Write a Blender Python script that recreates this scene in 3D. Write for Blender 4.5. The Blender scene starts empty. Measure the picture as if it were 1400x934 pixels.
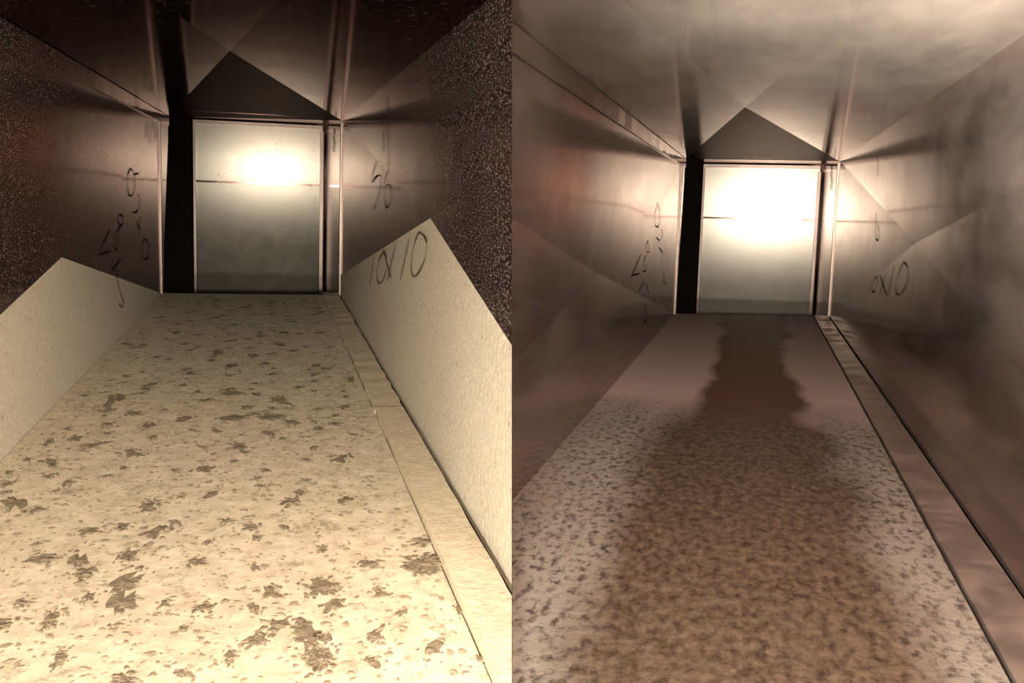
import bpy, bmesh, math, random
from mathutils import Vector, Matrix
from mathutils.bvhtree import BVHTree

scene = bpy.context.scene
COL = scene.collection
F = 1400.0                      # focal length in pixels of the 1400 x 934 frame

# ------------------------------------------------------------------ camera
cam_d = bpy.data.cameras.new('camera')
cam_d.sensor_width = 36.0
cam_d.lens = 36.0 * F / 1400.0
cam_d.clip_start = 0.02
cam = bpy.data.objects.new('camera', cam_d)
COL.objects.link(cam)
cam.location = (0, 0, 0)
cam.rotation_euler = (math.radians(90), 0, 0)
scene.camera = cam

# ------------------------------------------------------------------ view / world
vs = scene.view_settings
vs.view_transform = 'Standard'
vs.look = 'None'
vs.gamma = 1.0
vs.use_curve_mapping = False
vs.exposure = 0.0
w = bpy.data.worlds.new('world')
scene.world = w
w.use_nodes = True
w.node_tree.nodes['Background'].inputs[0].default_value = (0.060, 0.024, 0.022, 1)
w.node_tree.nodes['Background'].inputs[1].default_value = 1.0

# ------------------------------------------------------------------ duct frames
class Duct:
    """A straight square sheet-metal duct that passes round the camera: s runs along it, p to its right, q up."""
    def __init__(self, vx, vy, roll, pl, qu, qd, D, D2, sx, ends):
        a = Vector(((vx - 700) / F, 1, -(vy - 467) / F)).normalized()
        r = a.cross(Vector((0, 0, 1))).normalized()
        u = r.cross(a)
        c, s = math.cos(roll), math.sin(roll)
        self.a, self.r, self.u = a, r * c + u * s, u * c - r * s
        self.pl, self.pr, self.qu, self.qd, self.D, self.D2, self.sx = pl, pl + 1.0, qu, qd, D, D2, sx
        self.S0 = -0.55
        self.ends = ends            # distance at which each long corner of the duct ends: TL TR BL BR
    def P(self, s, p, q):
        return self.a * s + self.r * p + self.u * q
    def ray(self, x, y):
        return Vector(((x - 700) / F, 1, -(y - 467) / F)).normalized()
    def on(self, axis, val, x, y):
        d = self.ray(x, y)
        v = {'p': self.r, 'q': self.u, 's': self.a}[axis]
        t = val / d.dot(v)
        P = d * t
        return (P.dot(self.a), P.dot(self.r), P.dot(self.u))

DA = Duct(372.54, 243.81, -0.0018, -0.6092, 0.343, -0.6706, 6.0878, 9.05, -1, dict(TL=6.55, TR=6.1, BL=6.09, BR=6.14))
DB = Duct(1037.79, 296.48, -0.0565, -0.5070, 0.374, -0.6533, 7.0135, 9.75, 1, dict(TL=7.1, TR=7.1, BL=6.85, BR=7.2))

# ------------------------------------------------------------------ lamps: a main flood down each duct, plus added hotspot and spill fills
def spot_lamp(name, d, back, p, q, energy, half, blend, col, aim, rad=0.05):
    l = bpy.data.lights.new(name, 'SPOT')
    l.energy = energy
    l.spot_size = math.radians(2 * half)
    l.spot_blend = blend
    l.color = col
    l.shadow_soft_size = rad
    o = bpy.data.objects.new(name, l)
    COL.objects.link(o)
    o.location = d.P(-back, p, q)
    t = d.P(*aim)
    o.rotation_euler = (t - o.location).to_track_quat('-Z', 'Y').to_euler()
    return o
WARM = (1.0, 0.93, 0.80)
def down(deg, p=0.0): return (-3.2 + 5 * math.cos(math.radians(deg)), p, 0.25 - 5 * math.sin(math.radians(deg)))
spot_lamp('torch_flood', DA, 3.2, 0.0, 0.25, 1450, 10.2, 1.0, WARM, down(9.7), 0.06)
spot_lamp('torch_hotspot', DA, 0.3, 0.05, 0.10, 75, 5.5, 1.0, WARM, DA.on('s', DA.D2, 372, 205), 0.04)  # added narrow spot, makes the bright pool on the end panel
spot_lamp('torch_spill', DA, 0.25, 0.1, 0.05, 100, 70, 1.0, WARM, (4.0, 0.0, 0.0), 0.05)  # added wide fill for the near walls and ceiling
spot_lamp('torch_flood', DB, 3.2, 0.0, 0.25, 820, 10.2, 1.0, WARM, down(9.7), 0.06)
spot_lamp('torch_hotspot', DB, 0.3, 0.05, 0.10, 110, 5.2, 1.0, WARM, DB.on('s', DB.D2, 1038, 268), 0.04)  # added spot for the pool on this duct's end panel
spot_lamp('torch_spill', DB, 0.25, -0.10, -0.35, 330, 75, 1.0, WARM, (4.0, 0.0, 0.0), 0.05)  # added fill set low, to brighten the near ceiling and right wall
spot_lamp('torch_spill', DB, -0.15, 0.15, -0.15, 3200, 31, 1.0, WARM, (1.55, 0.52, 0.50), 0.05)  # added fill out of view, aimed to brighten the upper right corner

# ------------------------------------------------------------------ materials
def nt(name):
    m = bpy.data.materials.new(name)
    m.use_nodes = True
    n = m.node_tree
    b = n.nodes['Principled BSDF']
    return m, n, b
def L(n, a, b): n.links.new(a, b)
def noise(n, scale, detail=4, rough=0.6, along=None, k=1.0, dist=0.0):
    tc = n.nodes.new('ShaderNodeTexCoord')
    src = tc.outputs['Object']
    if along:            # stretched along a duct: its own across / along / up coordinates
        cx = n.nodes.new('ShaderNodeCombineXYZ')
        for i, v in enumerate((along.r, along.a * k, along.u)):
            d = n.nodes.new('ShaderNodeVectorMath'); d.operation = 'DOT_PRODUCT'
            L(n, src, d.inputs[0]); d.inputs[1].default_value = v
            L(n, d.outputs['Value'], cx.inputs[i])
        src = cx.outputs[0]
    t = n.nodes.new('ShaderNodeTexNoise')
    t.inputs['Scale'].default_value = scale
    t.inputs['Detail'].default_value = detail
    t.inputs['Roughness'].default_value = rough
    t.inputs['Distortion'].default_value = dist
    L(n, src, t.inputs['Vector'])
    return t.outputs['Fac']
def ramp(n, fac, stops):
    r = n.nodes.new('ShaderNodeValToRGB')
    e = r.color_ramp.elements
    while len(e) < len(stops): e.new(0.5)
    for i, (p, c) in enumerate(stops):
        e[i].position = p
        e[i].color = (c, c, c, 1) if isinstance(c, (int, float)) else (*c, 1)
    L(n, fac, r.inputs[0])
    return r.outputs[0]
def mix(n, fac, a, b, blend='MIX'):
    m = n.nodes.new('ShaderNodeMix')
    m.data_type = 'RGBA'; m.blend_type = blend
    for sock, v in ((m.inputs[0], fac), (m.inputs[6], a), (m.inputs[7], b)):
        if isinstance(v, (int, float)): sock.default_value = v
        elif isinstance(v, tuple): sock.default_value = (*v, 1)
        else: L(n, v, sock)
    return m.outputs[2]
def bump(n, b, h, strength, dist=0.01):
    bp = n.nodes.new('ShaderNodeBump')
    bp.inputs['Strength'].default_value = strength
    bp.inputs['Distance'].default_value = dist
    L(n, h, bp.inputs['Height']); L(n, bp.outputs[0], b.inputs['Normal'])

def metal(name, base, rough, dust_col=(0.3, 0.24, 0.2), dust=0.0, speck=70, film=0.0, bumpy=0.05, thr=(0.58, 0.7), along=None, edge=(1, 1, 1)):
    """galvanised sheet: a glossy metal, a thin even film of dust and scattered dust specks"""
    m, n, b = nt(name)
    b.inputs['Metallic'].default_value = 1.0
    b.inputs['Specular Tint'].default_value = (*edge, 1)      # tint of the grazing reflection
    big = noise(n, 2.5, 5, 0.6)
    v = 0.2 if bumpy else 0.05
    L(n, mix(n, big, tuple(c * (1 - v) for c in base), tuple(min(1, c * (1 + v)) for c in base)), b.inputs['Base Color'])
    L(n, ramp(n, noise(n, 9, 4), [(0.3, rough * (1 - v)), (0.7, rough * (1 + v))]), b.inputs['Roughness'])
    if bumpy: bump(n, b, noise(n, 2.2, 1), bumpy, 0.02)
    if dust > 0 or film > 0:
        d = n.nodes.new('ShaderNodeBsdfDiffuse')
        d.inputs['Color'].default_value = (*dust_col, 1)
        ms = n.nodes.new('ShaderNodeMixShader')
        sp = ramp(n, noise(n, speck, 3, 0.7, along, 0.3), [(thr[0], film), (thr[1], min(1, film + dust))])
        L(n, sp, ms.inputs[0])
        L(n, b.outputs[0], ms.inputs[1]); L(n, d.outputs[0], ms.inputs[2])
        L(n, ms.outputs[0], n.nodes['Material Output'].inputs[0])
    return m

def dusty(name, lo, hi, scale=40, spots=None, spot_scale=30, spot_rng=(0.62, 0.68), bscale=60, bstr=0.4, lint=None):
    m, n, b = nt(name)
    b.inputs['Roughness'].default_value = 0.95
    b.inputs['Specular IOR Level'].default_value = 0.1
    c = mix(n, ramp(n, noise(n, scale, 6, 0.7), [(0.35, 0.0), (0.65, 1.0)]), lo, hi)
    if spots:
        f = ramp(n, noise(n, spot_scale, 5, 0.75), [(spot_rng[0], 0.0), (spot_rng[1], 1.0)])
        c = mix(n, f, c, spots)
    if lint:             # thin ragged films of lint lying in the dust
        f = ramp(n, noise(n, 15, 9, 0.8, DA, 0.7), [(0.555, 0.0), (0.63, 0.9)])
        c = mix(n, f, c, lint)
    L(n, c, b.inputs['Base Color'])
    bump(n, b, noise(n, bscale, 6, 0.7), bstr, 0.02)
    return m

M = {}
M['A_metal'] = metal('soiled_sheet_metal', (0.33, 0.26, 0.235), 0.11, (0.34, 0.25, 0.23), 0.52, 280, 0.035, thr=(0.48, 0.66), along=DA, edge=(0.54, 0.44, 0.43))
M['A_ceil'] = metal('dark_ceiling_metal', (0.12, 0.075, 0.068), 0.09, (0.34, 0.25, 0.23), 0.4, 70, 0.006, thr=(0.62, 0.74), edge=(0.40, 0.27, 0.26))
M['dull'] = metal('dull_oxidised_sheet', (0.042, 0.015, 0.009), 0.42, bumpy=0.0, edge=(0.18, 0.06, 0.04))  # far ceiling facet: its dark reflection is painted into the base colour
M['dull_clean'] = metal('dull_wiped_sheet', (0.085, 0.045, 0.038), 0.34, bumpy=0.0, edge=(0.28, 0.16, 0.14))  # painted darkening for the far facet of the cleaned ceiling
M['A_lower'] = dusty('dust_coated_metal', (0.56, 0.50, 0.39), (0.73, 0.665, 0.54), 90, (0.30, 0.24, 0.17), 45, (0.60, 0.70))
M['A_dust'] = dusty('thick_pale_dust', (0.56, 0.475, 0.335), (0.78, 0.69, 0.515), 22, (0.40, 0.32, 0.21), 26, (0.58, 0.68), 50, 0.10, (0.36, 0.295, 0.20))
M['A_strip'] = dusty('dusty_seam_metal', (0.56, 0.47, 0.33), (0.72, 0.61, 0.44), 30, None)
M['clump'] = dusty('grey_brown_lint', (0.13, 0.102, 0.064), (0.36, 0.295, 0.20), 45, None, bscale=90, bstr=0.3)
M['B_metal'] = metal('cleaned_sheet_metal', (0.46, 0.39, 0.36), 0.11, (0.34, 0.285, 0.255), 0.16, 4, 0.11, thr=(0.38, 0.68), edge=(0.75, 0.66, 0.645), along=DB)
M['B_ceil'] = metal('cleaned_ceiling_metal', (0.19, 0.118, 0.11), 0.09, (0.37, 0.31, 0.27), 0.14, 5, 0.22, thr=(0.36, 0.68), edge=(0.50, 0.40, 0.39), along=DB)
M['A_panel'] = metal('bright_end_sheet_before', (0.46, 0.41, 0.34), 0.31, (0.10, 0.07, 0.05), 0.8, 45, 0.0, 0.0, (0.66, 0.70))
M['B_panel'] = metal('bright_end_sheet_after', (0.54, 0.49, 0.42), 0.31, bumpy=0.0)
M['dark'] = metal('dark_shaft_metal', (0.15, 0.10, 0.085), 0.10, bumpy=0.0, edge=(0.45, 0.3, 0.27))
M['black'] = dusty('sooty_shaft_metal', (0.030, 0.014, 0.011), (0.05, 0.024, 0.02), 8)  # near-black matt colour for the left shaft walls and the drips
M['crumb'] = dusty('pale_brown_crumbs', (0.28, 0.23, 0.15), (0.48, 0.40, 0.28), 45, None, bscale=90, bstr=0.1)
M['edge'] = metal('bare_folded_edge', (0.13, 0.10, 0.085), 0.30, bumpy=0.0)
M['ink'] = dusty('brown_marker_ink', (0.13, 0.08, 0.05), (0.20, 0.13, 0.08), 60)
M['ink_dark'] = dusty('dark_marker_ink', (0.02, 0.012, 0.01), (0.04, 0.022, 0.018), 60)
M['jacket'] = metal('outer_sheet', (0.25, 0.2, 0.18), 0.4)

def floor_after():
    m, n, b = nt('brushed_floor_with_residue')
    tc = n.nodes.new('ShaderNodeTexCoord')
    # duct coordinates of the point, so the worn middle lane follows the duct
    def dot(v):
        d = n.nodes.new('ShaderNodeVectorMath'); d.operation = 'DOT_PRODUCT'
        L(n, tc.outputs['Object'], d.inputs[0]); d.inputs[1].default_value = v
        return d.outputs['Value']
    def math_(op, a, b_=0.0, c_=None):
        x = n.nodes.new('ShaderNodeMath'); x.operation = op
        for i, v in enumerate((a, b_, c_)):
            if v is None: continue
            if isinstance(v, (int, float)): x.inputs[i].default_value = v
            else: L(n, v, x.inputs[i])
        return x.outputs[0]
    pp = dot(DB.r); ss = dot(DB.a)
    wob = math_('MULTIPLY', math_('SUBTRACT', noise(n, 2.2, 6, 0.6, DB, 0.6), 0.5), 0.28)
    dist = math_('ABSOLUTE', math_('ADD', math_('SUBTRACT', pp, 0.0), wob))
    lane = ramp(n, dist, [(0.20, 1.0), (0.31, 0.0)])
    fine = noise(n, 60, 5, 0.65, DB, 0.5)
    side = mix(n, ramp(n, fine, [(0.36, 0.0), (0.52, 1.0)]), (0.078, 0.062, 0.054), (0.285, 0.258, 0.222))
    mid = mix(n, ramp(n, noise(n, 60, 5, 0.65, DB, 0.5), [(0.34, 0.0), (0.66, 1.0)]), (0.038, 0.020, 0.012), (0.145, 0.105, 0.070))
    c = mix(n, lane, side, mid)
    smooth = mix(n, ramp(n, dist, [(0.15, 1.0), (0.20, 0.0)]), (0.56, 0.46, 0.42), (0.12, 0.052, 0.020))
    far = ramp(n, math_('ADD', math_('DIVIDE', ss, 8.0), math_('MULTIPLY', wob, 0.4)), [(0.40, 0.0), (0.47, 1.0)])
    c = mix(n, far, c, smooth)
    L(n, c, b.inputs['Base Color'])
    b.inputs['Roughness'].default_value = 0.62
    b.inputs['Specular IOR Level'].default_value = 0.35
    bump(n, b, noise(n, 60, 4, 0.7), 0.25, 0.01)
    return m
M['B_floor'] = floor_after()
M['B_strip'] = metal('cleaned_seam_metal', (0.42, 0.34, 0.30), 0.35, (0.30, 0.24, 0.21), 0.35, 9, 0.35, thr=(0.4, 0.65))

# ------------------------------------------------------------------ mesh helpers
def finish(name, bm, mat, parent=None, clip=None, **props):
    if clip is not None:            # the two ducts meet on the vertical plane x = 0
        bmesh.ops.bisect_plane(bm, geom=bm.verts[:] + bm.edges[:] + bm.faces[:], plane_co=(0.0004 * clip, 0, 0),
                               plane_no=(-clip, 0, 0), clear_outer=True)
    me = bpy.data.meshes.new(name)
    bm.to_mesh(me); bm.free()
    if mat: me.materials.append(M[mat])
    o = bpy.data.objects.new(name, me)
    COL.objects.link(o)
    if parent: o.parent = parent
    for k, v in props.items(): o[k] = v
    return o
def poly(bm, pts):
    return bm.faces.new([bm.verts.new(p) for p in pts])
def box(bm, d, s, p, q):
    """box in duct coordinates: ranges along s, p, q"""
    v = [[[bm.verts.new(d.P(a, b, c)) for c in q] for b in p] for a in s]
    for f in ((v[0][0][0], v[0][0][1], v[0][1][1], v[0][1][0]), (v[1][0][0], v[1][1][0], v[1][1][1], v[1][0][1]),
              (v[0][0][0], v[1][0][0], v[1][0][1], v[0][0][1]), (v[0][1][0], v[0][1][1], v[1][1][1], v[1][1][0]),
              (v[0][0][0], v[0][1][0], v[1][1][0], v[1][0][0]), (v[0][0][1], v[1][0][1], v[1][1][1], v[0][1][1])):
        bm.faces.new(f)
    return bm
def struct(name, bm, mat, label, clip=None, parent=None):
    o = finish(name, bm, mat, parent, clip)
    o['label'] = label
    if parent is None: o['kind'] = 'structure'
    return o

# ------------------------------------------------------------------ cross-broken wall sheets
FACETS = {}
def sheet(d, key, side, name, label, apex_px, depth, end_lo, end_hi, mats, pillow={}):
    """A wall or ceiling sheet with an X crease: a flat outer jacket and four shallow facets that meet in the apex."""
    S0 = d.S0
    if side == 'L':
        pt = lambda s, t, o: d.P(s, d.pl - o, t); lo, hi, ax, val = d.qd, d.qu, 'p', d.pl; e_lo, e_hi = d.ends['BL'], d.ends['TL']
    elif side == 'R':
        pt = lambda s, t, o: d.P(s, d.pr + o, t); lo, hi, ax, val = d.qd, d.qu, 'p', d.pr; e_lo, e_hi = d.ends['BR'], d.ends['TR']
    else:
        pt = lambda s, t, o: d.P(s, t, d.qu + o); lo, hi, ax, val = d.pl, d.pr, 'q', d.qu; e_lo, e_hi = d.ends['TL'], d.ends['TR']
    s_, p_, q_ = d.on(ax, val, *apex_px)
    t_ = q_ if ax == 'p' else p_
    apex = pt(s_, t_, depth)
    back = bmesh.new()
    poly(back, [pt(S0, lo - 0.05, 0.06), pt(d.D + 0.25, lo - 0.05, 0.06), pt(d.D + 0.25, hi + 0.05, 0.06), pt(S0, hi + 0.05, 0.06)])
    root = struct(name, back, 'jacket', label, d.sx)
    nL, nH = pt(S0, lo, 0), pt(S0, hi, 0)
    eL, eH = pt(e_lo, lo, 0), pt(e_hi, hi, 0)
    cL, cH = pt(e_lo, lo + end_lo, 0), pt(e_hi, hi - end_hi, 0)      # where the creases leave the far edge
    faces = dict(lower=[nL, eL, cL, apex] if end_lo else [nL, eL, apex],
                 far=[cL, cH, apex],
                 upper=[cH, eH, nH, apex] if end_hi else [eH, nH, apex],
                 near=[nH, nL, apex])
    allv, allf = [], []
    for k in ('lower', 'far', 'upper', 'near'):
        bm = bmesh.new()
        pts = faces[k]
        # each facet fans out from the apex and is slightly pillowed between the creases
        out = (pt(0, 0, 1) - pt(0, 0, 0))
        for i in range(len(pts) - 2):
            n_ = 10; g = {}
            for a_ in range(n_ + 1):
                for b_ in range(n_ + 1 - a_):
                    c_ = n_ - a_ - b_
                    u, v, w_ = a_ / n_, b_ / n_, c_ / n_
                    amp = pillow.get(k, 0.0) if len(pts) == 3 else 0.0
                    g[a_, b_] = bm.verts.new(pts[i] * u + pts[i + 1] * v + apex * w_ + out * (amp * 27 * u * v * w_))
            for a_ in range(n_):
                for b_ in range(n_ - a_):
                    tris = [(g[a_, b_], g[a_ + 1, b_], g[a_, b_ + 1])]
                    if a_ + b_ < n_ - 1: tris.append((g[a_ + 1, b_], g[a_ + 1, b_ + 1], g[a_, b_ + 1]))
                    for t3 in tris:
                        bm.faces.new(t3).smooth = True
                        b0 = len(allv); allv += [x.co.copy() for x in t3]; allf.append((b0, b0 + 1, b0 + 2))
        bmesh.ops.remove_doubles(bm, verts=bm.verts[:], dist=1e-5)
        if not bm.faces: continue
        o = finish('facet', bm, mats[k], root, d.sx)
        if not o.data.polygons:
            bpy.data.objects.remove(o); continue
    FACETS[key] = (BVHTree.FromPolygons(allv, allf), root, d)
    return root

A = dict(lower='A_lower', far='A_metal', upper='A_metal', near='A_metal')
wAL = sheet(DA, 'AL', 'L', 'wall_left', 'soiled left wall of the dust-covered duct with faded sideways handwriting', (92, 352), 0.016, 0.0, 0.13, A)
wAR = sheet(DA, 'AR', 'R', 'wall_right', 'right wall of the dust-covered duct with 10X10 written on its pale lower facet', (580, 298), 0.016, 0.115, 0.0, A)
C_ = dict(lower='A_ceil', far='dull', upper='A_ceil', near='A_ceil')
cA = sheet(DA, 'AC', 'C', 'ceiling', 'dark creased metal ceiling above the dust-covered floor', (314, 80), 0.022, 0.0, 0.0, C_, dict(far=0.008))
B = dict(lower='B_metal', far='B_metal', upper='B_metal', near='B_metal')
wBL = sheet(DB, 'BL', 'L', 'wall_left', 'left wall of the cleaned duct with an X crease and faded sideways writing', (830, 374), 0.036, 0.0, 0.15, B)
wBR = sheet(DB, 'BR', 'R', 'wall_right', 'right wall of the cleaned duct with an X crease and a faint 10X10', (1237, 332), 0.036, 0.05, 0.0, B)
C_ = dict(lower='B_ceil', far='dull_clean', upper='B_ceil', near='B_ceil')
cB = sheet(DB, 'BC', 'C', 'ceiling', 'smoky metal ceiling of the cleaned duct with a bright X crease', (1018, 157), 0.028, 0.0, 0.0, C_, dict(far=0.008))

# ------------------------------------------------------------------ floors
def floor(d, name, label, mat, width_gap):
    bm = bmesh.new()
    p1 = d.pr - width_gap
    poly(bm, [d.P(d.S0, d.pl, d.qd), d.P(d.S0, p1, d.qd), d.P(d.ends['BR'], p1, d.qd), d.P(d.ends['BL'], d.pl, d.qd)])
    o = struct(name, bm, mat, label, d.sx)
    b2 = bmesh.new()          # the sheet underneath the open joints, and the lip where the floor breaks off
    poly(b2, [d.P(d.S0, d.pl - .05, d.qd - .03), d.P(d.S0, d.pr + .05, d.qd - .03), d.P(d.ends['BR'] - 0.004, d.pr + .05, d.qd - .03), d.P(d.ends['BL'] - 0.004, d.pl - .05, d.qd - .03)])
    poly(b2, [d.P(d.ends['BL'] + 0.002, d.pl, d.qd + 0.001), d.P(d.ends['BR'] + 0.002, d.pr, d.qd + 0.001), d.P(d.ends['BR'] + 0.002, d.pr, d.qd - 1.1), d.P(d.ends['BL'] + 0.002, d.pl, d.qd - 1.1)])
    finish('under_sheet', b2, 'dark', o, d.sx)
    return o
fA = floor(DA, 'floor', 'metal floor of the left duct buried under thick pale dust', 'A_strip', 0.10)
fB = floor(DB, 'floor', 'mottled brown floor of the cleaned duct with a rusty middle lane', 'B_floor', 0.105)

def strip(d, name, label, mat, s0, s1, p0, p1, q0, q1, wob=0.0, n=40, seed=1, parent=None):
    rnd = random.Random(seed)
    bm = bmesh.new(); prev = None
    for i in range(n + 1):
        s = s0 + (s1 - s0) * i / n
        e1, e2, e3 = (rnd.uniform(-wob, wob) for _ in range(3))
        ring = [bm.verts.new(d.P(s, p, q)) for p, q in ((p0 + e1, q0), (p1 + e2, q0), (p1 + e2, q1 + e3 * .5), (p0 + e1, q1 + e3 * .5))]
        if prev:
            for k in range(4): bm.faces.new((prev[k], prev[(k + 1) % 4], ring[(k + 1) % 4], ring[k]))
        else: bm.faces.new(ring)
        prev = ring
    bm.faces.new(prev[::-1])
    bmesh.ops.recalc_face_normals(bm, faces=bm.faces[:])
    return struct(name, bm, mat, label, d.sx, parent)
# corner seams along the right of each floor
tA = strip(DA, 'trim_1', 'dust-covered folded seam strip along the right edge of the dusty floor', 'A_strip', DA.S0, 2.95, DA.pr - .098, DA.pr - .014, DA.qd - .02, DA.qd + .020, .0015, 30, 3)
strip(DA, 'strip_segment', 'far length of the seam strip', 'A_strip', 2.93, DA.ends['BR'], DA.pr - .098, DA.pr - .012, DA.qd - .02, DA.qd + .016, .003, 40, 4, tA)
tB = strip(DB, 'trim_2', 'bare folded seam strip between two dark joints on the cleaned floor', 'B_strip', DB.S0, DB.ends['BR'], DB.pr - .097, DB.pr - .007, DB.qd - .02, DB.qd + .004, .001, 60, 5)
# corner seams along the left of each ceiling
strip(DA, 'trim_3', 'dark folded seam strip where the soiled left wall meets the ceiling', 'A_metal', DA.S0, DA.ends['TL'], DA.pl + .0, DA.pl + .007, DA.qu - .056, DA.qu - .003, .0012, 40, 6)
strip(DB, 'trim_4', 'folded seam strip where the cleaned left wall meets the ceiling', 'B_metal', DB.S0, DB.ends['TL'], DB.pl + .0, DB.pl + .007, DB.qu - .058, DB.qu - .003, .0012, 40, 7)

# ------------------------------------------------------------------ the far shaft: side walls, end panel, rims
def shaft(d, mats, lab, seam_y, tops, hot, bulge, panel_px, drip):
    D, D2 = d.D, d.D2
    top = d.on('s', D2, *tops)[2]
    bot = d.qd - 1.1
    pl, pr = d.pl, d.pr
    xl = d.on('s', D2, panel_px[0], 300)[1]; xr = d.on('s', D2, panel_px[1], 300)[1]
    bm = bmesh.new()
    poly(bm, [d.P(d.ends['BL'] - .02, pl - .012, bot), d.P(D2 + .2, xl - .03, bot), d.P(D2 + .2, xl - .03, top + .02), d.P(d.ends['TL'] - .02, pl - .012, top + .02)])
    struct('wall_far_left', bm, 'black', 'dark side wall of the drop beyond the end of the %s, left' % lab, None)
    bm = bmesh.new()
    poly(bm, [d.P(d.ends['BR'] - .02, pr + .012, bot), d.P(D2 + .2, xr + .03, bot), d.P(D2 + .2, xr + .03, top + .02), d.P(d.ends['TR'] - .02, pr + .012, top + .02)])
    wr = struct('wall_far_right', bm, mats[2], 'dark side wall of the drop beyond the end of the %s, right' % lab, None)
    # a dark run of sealant down that wall
    A0, B0 = d.P(d.ends['BR'] - .02, pr + .012, bot), d.P(D2 + .2, xr + .03, bot)
    nrm = (B0 - A0).cross(d.u).normalized()
    if nrm.dot(A0) > 0 and nrm.dot(d.r) > 0: nrm = -nrm
    bm = bmesh.new(); prev = None
    for i in range(7):
        f = i / 6
        x_, y_ = drip[0] + .8 * math.sin(i * 2.1), drip[1] + (drip[2] - drip[1]) * f
        ry = d.ray(x_, y_); c = ry * (A0.dot(nrm) / ry.dot(nrm)) + nrm * .003
        hw = (.045 if i in (0, 5) else .03) * (1 - .6 * f)
        t_ = (B0 - A0).normalized()
        ring = [bm.verts.new(c - t_ * hw), bm.verts.new(c + nrm * .004), bm.verts.new(c + t_ * hw)]
        if prev:
            for k in range(2): bm.faces.new((prev[k], prev[k + 1], ring[k + 1], ring[k]))
        prev = ring
    finish('sealant_drip', bm, 'black', wr)
    bm = bmesh.new()
    poly(bm, [d.P(D - .1, pl - .05, top + .012), d.P(D - .1, pr + .05, top + .012), d.P(D2 + .6, pr + .05, top + .012), d.P(D2 + .6, pl - .05, top + .012)])
    poly(bm, [d.P(D - .1, pl - .05, d.qu + .004), d.P(D - .1, pr + .05, d.qu + .004), d.P(D - .1, pr + .05, top + .012), d.P(D - .1, pl - .05, top + .012)])
    struct('ceiling_far', bm, 'dark', 'metal top of the drop at the end of the %s' % lab, None)
    bm = bmesh.new()
    poly(bm, [d.P(D - .1, pl - .05, bot), d.P(D - .1, pr + .05, bot), d.P(D2 + .1, pr + .05, bot), d.P(D2 + .1, pl - .05, bot)])
    struct('floor_far', bm, 'dark', 'bottom of the drop at the end of the %s, out of sight' % lab, None)
    # the end wall: a flat back sheet, an upper and a lower sheet, a seam bead and folded rims
    qs = d.on('s', D2, (panel_px[0] + panel_px[1]) / 2, seam_y)[2]
    bm = bmesh.new()
    poly(bm, [d.P(D2 + .6, pl - .2, bot), d.P(D2 + .6, pr + .2, bot), d.P(D2 + .6, pr + .2, top + .1), d.P(D2 + .6, pl - .2, top + .1)])
    end = struct('wall_end', bm, 'dark', 'bright metal end wall of the %s lit by the lamp' % lab, None)
    _, hp, hq = d.on('s', D2, *hot)          # the sheet is buckled: it stands proudest here
    def gridsheet(nm, q0, q1):
        b = bmesh.new(); N, Mv = 20, 24; V = []
        for i in range(N + 1):
            row = []
            for j in range(Mv + 1):
                x, y = i / N, j / Mv
                p, q = xl + (xr - xl) * x, q0 + (q1 - q0) * y
                dq = abs(q - hq)
                s = D2 + bulge[0] * (p - hp) ** 2 + bulge[1] * (dq * dq if dq < .8 else 1.6 * dq - .64)
                row.append(b.verts.new(d.P(s, p, q)))
            V.append(row)
        for i in range(N):
            for j in range(Mv): b.faces.new((V[i][j], V[i + 1][j], V[i + 1][j + 1], V[i][j + 1]))
        for f in b.faces: f.smooth = True
        o = finish(nm, b, mats[0], end); return o
    gridsheet('upper_sheet', qs, top - .004)
    gridsheet('lower_sheet', bot, qs)
    b = bmesh.new(); box(b, d, (D2 - .025, D2 + .03), (xl, xr), (qs - .012, qs + .004)); finish('seam_bead', b, 'dark', end)
    b = bmesh.new(); box(b, d, (D2 - .03, D2 + .05), (xl, xr), (top - .028, top + .002)); finish('top_rim', b, 'edge', end)
    b = bmesh.new(); box(b, d, (D2 - .04, D2 + .05), (xl - .016, xl + .004), (bot, top)); finish('side_rim', b, 'edge', end)
    b = bmesh.new(); box(b, d, (D2 - .06, D2 + .05), (xr - .022, xr + .006), (bot, top - .05)); finish('side_rim', b, 'edge', end)
    return end
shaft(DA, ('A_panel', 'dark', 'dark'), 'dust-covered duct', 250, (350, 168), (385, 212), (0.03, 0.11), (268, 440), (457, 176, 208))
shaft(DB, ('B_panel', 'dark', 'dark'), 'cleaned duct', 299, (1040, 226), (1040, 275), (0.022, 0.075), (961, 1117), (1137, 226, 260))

# folded end flanges standing at the far edge of each wall
def flange(d, side, label, name):
    bm = bmesh.new()
    if side == 'L': box(bm, d, (d.ends['BL'] - .05, d.ends['BL'] + .02), (d.pl - .02, d.pl + .006), (d.qd, d.qu - .01))
    else: box(bm, d, (d.ends['BR'] - .06, d.ends['BR'] + .02), (d.pr - .008, d.pr + .02), (d.qd, d.qu - .01))
    struct(name, bm, 'edge', label)
flange(DA, 'L', 'folded metal edge at the far end of the soiled left wall', 'trim_5')
flange(DA, 'R', 'folded metal edge at the far end of the wall marked 10X10', 'trim_6')
flange(DB, 'L', 'folded metal edge at the far end of the cleaned left wall', 'trim_7')
flange(DB, 'R', 'folded metal edge at the far end of the cleaned right wall', 'trim_8')

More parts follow.
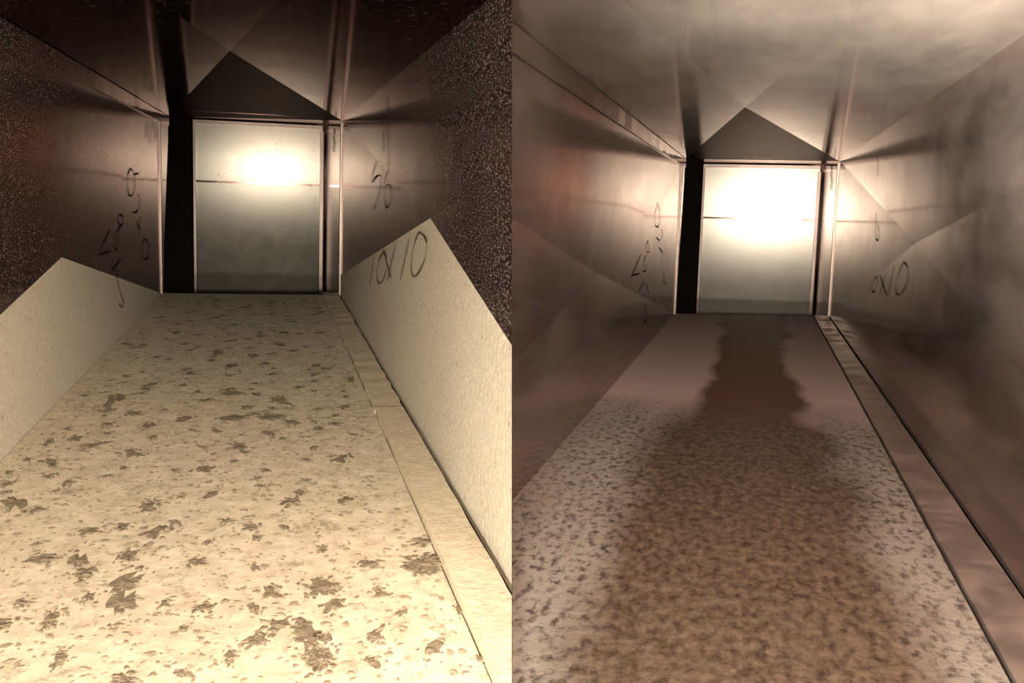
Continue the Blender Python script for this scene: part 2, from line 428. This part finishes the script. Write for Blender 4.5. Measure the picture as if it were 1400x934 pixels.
# ------------------------------------------------------------------ where the two ducts part: closing sheet on x = 0
def cut(d, q, s):          # point of the floor/ceiling plane q on x = 0 at distance s
    p = -(d.a.x * s + d.u.x * q) / d.r.x
    return d.P(s, p, q)
def crotch(d, p):
    out = []
    for q in (d.qd, d.qu):
        s = -(d.r.x * p + d.u.x * q) / d.a.x
        out.append((s, d.P(s, p, q)))
    return out
ca, cb = crotch(DA, DA.pr), crotch(DB, DB.pl)
bm = bmesh.new()
def at_y(d, q, y):
    a, b = cut(d, q, 0), cut(d, q, 1)
    t = (y - a.y) / (b.y - a.y)
    return a.lerp(b, t)
ya, yb = min(c[1].y for c in ca), max(c[1].y for c in cb)
for qa, qb in ((DA.qd, DB.qd), (DA.qu, DB.qu)):
    pts = [at_y(DA, qa, -.5), at_y(DA, qa, ya), at_y(DB, qb, ya), at_y(DB, qb, -.5)]
    poly(bm, pts)
poly(bm, [at_y(DA, DA.qd, ya), at_y(DB, DB.qd, yb + .05), at_y(DB, DB.qu, yb + .05), at_y(DA, DA.qu, ya)])
struct('wall_divider', bm, 'A_metal', 'thin metal edge where the two ducts part')

# ------------------------------------------------------------------ dust layer on the left floor
rnd = random.Random(11)
from mathutils import noise as mnoise
bm = bmesh.new()
NS, NP = 150, 70
p0, p1 = DA.pl + .002, DA.pr - .10
V = []
for i in range(NS + 1):
    t = i / NS
    s = 0.9 + (DA.ends['BL'] - .01 - 0.9) * t ** 1.4
    row = []
    for j in range(NP + 1):
        p = p0 + (p1 - p0) * j / NP
        h = 0.004 + 0.0007 * (mnoise.noise(Vector((s * 9, p * 9, 0))) + .6 * mnoise.noise(Vector((s * 24, p * 24, 3)))) * .5
        row.append(bm.verts.new(DA.P(s, p, DA.qd + max(0.001, h))))
    V.append(row)
for i in range(NS):
    for j in range(NP): bm.faces.new((V[i][j], V[i + 1][j], V[i + 1][j + 1], V[i][j + 1]))
for f in bm.faces: f.smooth = True
bmesh.ops.recalc_face_normals(bm, faces=bm.faces[:])
dl = finish('dust_layer', bm, 'A_dust', None, -1)
dl['label'] = 'thick pale cream dust covering the floor of the left duct'; dl['category'] = 'dust'; dl['kind'] = 'stuff'

# ------------------------------------------------------------------ dust clumps
FRAME_A = Matrix((DA.r, DA.a, DA.u)).transposed()      # local x = across, y = along, z = up
def blob(bm, cx, cy, rx, ry, h, rnd, n=12):
    c = bm.verts.new((cx, cy, h))
    mid, out = [], []
    for k in range(n):
        a = 2 * math.pi * k / n + rnd.uniform(-.25, .25)
        ro = rnd.uniform(.4, 1.3)
        out.append(bm.verts.new((cx + rx * ro * math.cos(a), cy + ry * ro * math.sin(a), -0.0004)))
        mid.append(bm.verts.new((cx + rx * ro * .6 * math.cos(a), cy + ry * ro * .6 * math.sin(a), h * rnd.uniform(.5, 1.0))))
    for k in range(n):
        l = (k + 1) % n
        bm.faces.new((c, mid[k], mid[l])); bm.faces.new((mid[k], out[k], out[l], mid[l]))
def clump_mesh(rx, ry, nb, seed, h=0.0010):
    rnd = random.Random(seed)
    bm = bmesh.new()
    blob(bm, 0, 0, rx * .55, ry * .55, h * .6, rnd, 16)
    for _ in range(nb):
        a, rr = rnd.uniform(0, 6.283), min(1.1, abs(rnd.gauss(0, .5)))
        f = rnd.uniform(.10, .30) * (1.25 - .7 * rr)
        blob(bm, rx * rr * math.cos(a), ry * rr * math.sin(a), min(rx, ry * 1.5) * f, min(ry, rx * 1.5) * f, h * rnd.uniform(.5, 1.1), rnd)
    for f in bm.faces: f.smooth = True
    me = bpy.data.meshes.new('dust_clump')
    bm.to_mesh(me); bm.free(); me.materials.append(M['clump'])
    return me
def floor_at(x, y):
    s, p, q = DA.on('q', DA.qd, x, y)
    return s, p
def put_clump(me, s, p, rot, scale, label, group=None):
    o = bpy.data.objects.new('dust_clump', me)
    COL.objects.link(o)
    o.matrix_world = Matrix.Translation(DA.P(s, p, DA.qd + .0050)) @ FRAME_A.to_4x4() @ Matrix.Rotation(rot, 4, 'Z') @ Matrix.Diagonal((scale, scale, 1, 1))
    o['label'] = label; o['category'] = 'dust clump'
    if group: o['group'] = group
    return o
# (pixel x, y, half width px, half height px, blobs, label)
BIG = [
    (440, 806, 30, 16, 22, 'broad grey-brown dust clump left of the large clump beside the seam strip'),
    (577, 774, 34, 16, 24, 'large jagged dust clump beside the seam strip'),
    (580, 744, 26, 8, 14, 'flat dust clump just behind the large jagged clump beside the seam strip'),
    (437, 905, 26, 28, 22, 'tall dark dust clump at the bottom edge of the dusty floor'),
    (70, 850, 15, 20, 14, 'upright dark dust clump in the lower left of the dusty floor'),
    (82, 905, 14, 22, 12, 'dark streak of dust in the bottom left corner of the dusty floor'),
    (58, 768, 24, 9, 14, 'wide low dust clump near the left edge of the dusty floor'),
    (116, 788, 20, 14, 12, 'dust clump trailing right of the wide low clump at left'),
    (150, 552, 11, 16, 14, 'hooked dark dust clump beside the soiled left wall'),
    (66, 608, 10, 9, 9, 'round dark dust clump close to the foot of the left wall'),
    (320, 574, 28, 5, 18, 'left half of the long dark dust ridge across the middle of the floor'),
    (370, 573, 28, 5, 18, 'right half of the long dark dust ridge across the middle of the floor'),
    (318, 540, 20, 5, 12, 'low dust clump just behind the long dark ridge'),
    (298, 484, 12, 7, 10, 'dark curled dust clump in the far middle of the dusty floor'),
    (380, 548, 17, 5, 10, 'slanting dust clump behind the right half of the dark ridge'),
    (92, 663, 11, 8, 8, 'compact dust clump below the round clump at left'),
    (205, 695, 18, 12, 12, 'ragged dust clump left of the centre of the dusty floor'),
    (395, 690, 20, 7, 10, 'loose dust clump right of the centre of the dusty floor'),
    (632, 838, 14, 12, 9, 'ragged dust clump between the bottom of the floor and the seam strip'),
    (660, 905, 16, 10, 9, 'dust clump touching the near end of the seam strip'),
    (280, 835, 18, 12, 10, 'pale loose dust clump in the near middle of the floor'),
    (315, 902, 12, 16, 9, 'small upright dust clump near the bottom middle of the floor'),
    (480, 520, 8, 8, 8, 'dark dust clump against the far part of the seam strip'),
]
for i, (x, y, hx, hy, nb, lab) in enumerate(BIG):
    s, p = floor_at(x, y)
    s2, p2 = floor_at(x + hx, y); sA, _ = floor_at(x, y - hy); sB, _ = floor_at(x, y + hy)
    put_clump(clump_mesh(abs(p2 - p), max(.02, abs(sA - sB) / 2), nb * 4 + 20, 100 + i), s, p, 0, 1, lab)
def zone(s, p):
    return ('near part' if s < 2.6 else 'middle part' if s < 4.2 else 'far part',
            'beside left wall' if p < DA.pl + .30 else 'beside seam strip' if p > DA.pr - .40 else 'along centre line')
VAR = [clump_mesh(.03 * random.Random(k).uniform(.8, 1.3), .03 * random.Random(k + 50).uniform(1.2, 2.6), 16 + k % 9, 300 + k, .0007) for k in range(14)]
rnd = random.Random(5)
taken = [floor_at(b[0], b[1]) for b in BIG]
cnt = 0
while cnt < 277:
    s = 1.35 + (DA.D - .15 - 1.35) * rnd.random()
    p = rnd.uniform(DA.pl + .04, DA.pr - .15)
    P = DA.P(s, p, DA.qd)
    if P.x > -.03: continue
    if any((s - a) ** 2 + (p - b) ** 2 < .0035 for a, b in taken): continue
    taken.append((s, p))
    put_clump(VAR[rnd.randrange(14)], s, p, rnd.uniform(-.7, .7) + rnd.choice((0, math.pi)), rnd.choice((.4, .55, .75, 1.0)), 'small grey-brown dust clump, %s of dusty floor, %s' % zone(s, p), 'small dust clumps, %s of dusty floor, %s' % zone(s, p))
    cnt += 1
# crumbs too small to pick apart
bm = bmesh.new()
for _ in range(7500):
    s = 1.3 + (DA.D - .05 - 1.3) * rnd.random(); p = rnd.uniform(DA.pl + .02, DA.pr - .12)
    if DA.P(s, p, DA.qd).x > -.02: continue
    r_ = rnd.choice((.002, .003, .004, .004, .007))
    n0 = len(bm.verts)
    c = DA.P(s, p, DA.qd + .0050)
    vs_ = []
    k = 6
    top = bm.verts.new(c + DA.u * min(.0006, r_ * .1))
    for i in range(k):
        a = 6.283 * i / k + rnd.uniform(-.4, .4); rr = r_ * rnd.uniform(.3, 1.5)
        vs_.append(bm.verts.new(c + DA.r * rr * math.cos(a) + DA.a * rr * 1.3 * math.sin(a) - DA.u * .0004))
    for i in range(k): bm.faces.new((top, vs_[i], vs_[(i + 1) % k]))
o = finish('dust_crumbs', bm, 'crumb', None, -1)
o['label'] = 'fine brown crumbs sprinkled all over the pale dusty floor'; o['category'] = 'dust'; o['kind'] = 'stuff'

# ------------------------------------------------------------------ handwriting
def write(key, strokes, ox, oy, k, width, mat, name, label):
    bvh, root, d = FACETS[key]
    bm = bmesh.new()
    for st in strokes:
        pts = []
        for i in range(len(st) - 1):
            for j in range(4):
                f = j / 4
                pts.append((st[i][0] + (st[i + 1][0] - st[i][0]) * f, st[i][1] + (st[i + 1][1] - st[i][1]) * f))
        pts.append(st[-1])
        if len(st) > 3:       # soften the corners
            for _ in range(2):
                pts = [pts[0]] + [((pts[i - 1][0] + 2 * pts[i][0] + pts[i + 1][0]) / 4, (pts[i - 1][1] + 2 * pts[i][1] + pts[i + 1][1]) / 4) for i in range(1, len(pts) - 1)] + [pts[-1]]
        H = []
        for x, y in pts:
            h = bvh.ray_cast(Vector((0, 0, 0)), d.ray(ox + x * k, oy + y * k))
            if h[0] is not None:
                nrm = h[1] if h[1].dot(h[0]) < 0 else -h[1]
                H.append((h[0] + nrm * .0025, nrm))
        prev = None
        for i, (P, nrm) in enumerate(H):
            T = (H[min(i + 1, len(H) - 1)][0] - H[max(i - 1, 0)][0])
            if T.length < 1e-6: continue
            side = nrm.cross(T.normalized()).normalized()
            wv = width * (.75 + .35 * math.sin(i * .7))
            ring = [bm.verts.new(P + side * wv), bm.verts.new(P + nrm * .001), bm.verts.new(P - side * wv)]
            if prev:
                bm.faces.new((prev[0], ring[0], ring[1], prev[1])); bm.faces.new((prev[1], ring[1], ring[2], prev[2]))
            prev = ring
    o = finish(name, bm, mat, root)
    o['label'] = label
write('AR', [[(140, 765), (122, 900)],
             [(188, 745), (165, 775), (152, 840), (155, 885), (170, 895), (190, 860), (200, 810), (197, 765), (185, 745)],
             [(183, 738), (218, 870)], [(237, 725), (200, 880)], [(302, 685), (262, 872)],
             [(345, 660), (328, 700), (312, 770), (310, 840), (325, 868), (355, 830), (380, 760), (384, 700), (365, 670), (345, 660)]],
      470, 120, .3, .0055, 'ink', 'handwriting', 'brown marker writing 10X10')
write('AR', [[(150, 335), (130, 400), (128, 438), (150, 400), (172, 398), (172, 440), (155, 510), (135, 555)],
             [(200, 380), (188, 420), (185, 500), (195, 555), (215, 520), (218, 460), (205, 435), (190, 455)],
             [(200, 30), (205, 380)], [(180, 160), (182, 290)]],
      470, 120, .3, .0035, 'ink_dark', 'handwriting', 'dark marker writing 56 under a long stroke')
write('AL', [[(285, 290), (270, 320), (268, 370), (280, 415), (298, 405), (305, 360), (300, 310), (285, 290)], [(300, 318), (318, 312)],
             [(318, 400), (325, 430), (320, 470), (305, 488), (290, 480)],
             [(240, 545), (225, 515), (235, 490), (250, 500), (255, 530), (240, 545), (218, 580), (213, 630), (222, 655), (232, 620), (230, 580), (240, 545)],
             [(193, 560), (165, 620), (145, 672)], [(145, 672), (195, 655)], [(310, 520), (325, 560)], [(328, 500), (320, 560), (322, 600)],
             [(345, 600), (333, 640), (340, 690), (360, 690), (368, 650), (355, 605), (345, 600)],
             [(240, 690), (205, 740)], [(205, 690), (200, 740)], [(222, 730), (225, 800), (240, 850), (252, 880), (245, 908), (232, 885)]],
      90, 140, .3105, .0042, 'ink_dark', 'handwriting', 'sideways dark marker writing')
write('BL', [[(370, 290), (352, 350), (355, 405), (372, 415), (382, 380), (378, 320), (370, 290)], [(392, 420), (395, 460), (378, 485), (365, 465)],
             [(320, 480), (308, 510), (318, 550), (328, 530), (320, 480)], [(312, 555), (297, 590), (295, 640), (308, 640), (312, 600)],
             [(285, 550), (238, 660)], [(238, 660), (275, 650)], [(378, 515), (395, 545), (390, 600)], [(400, 640), (400, 690), (412, 705)],
             [(300, 690), (275, 740)], [(310, 700), (325, 750)], [(300, 790), (312, 850), (315, 910), (298, 880)]],
      800, 200, .268, .0035, 'ink_dark', 'handwriting', 'faded sideways marker writing')
write('BR', [[(226, 690), (214, 750)], [(256, 660), (240, 690), (231, 735), (240, 748), (255, 715), (262, 680), (256, 660)], [(272, 655), (306, 760)], [(302, 650), (272, 752)],
             [(345, 610), (312, 775)],
             [(395, 590), (370, 640), (355, 700), (355, 755), (375, 760), (405, 720), (418, 660), (410, 605), (395, 590)],
             [(260, 10), (262, 150)], [(255, 340), (250, 400), (250, 470), (262, 485), (270, 440), (262, 400)]],
      1130, 200, .268, .0035, 'ink_dark', 'handwriting', 'faint marker writing 10X10')
M['pale'] = dusty('pale_corrosion', (0.50, 0.45, 0.36), (0.78, 0.72, 0.60), 80)
write('AL', [[(200, 166), (199, 188)], [(203, 164), (203, 194)], [(207, 165), (206, 196)], [(211, 168), (212, 194)], [(214, 170), (215, 188)], [(209, 166), (210, 176)]],
      0, 0, 1, .006, 'pale', 'corrosion_patch', 'pale streaky corrosion beside the far edge')
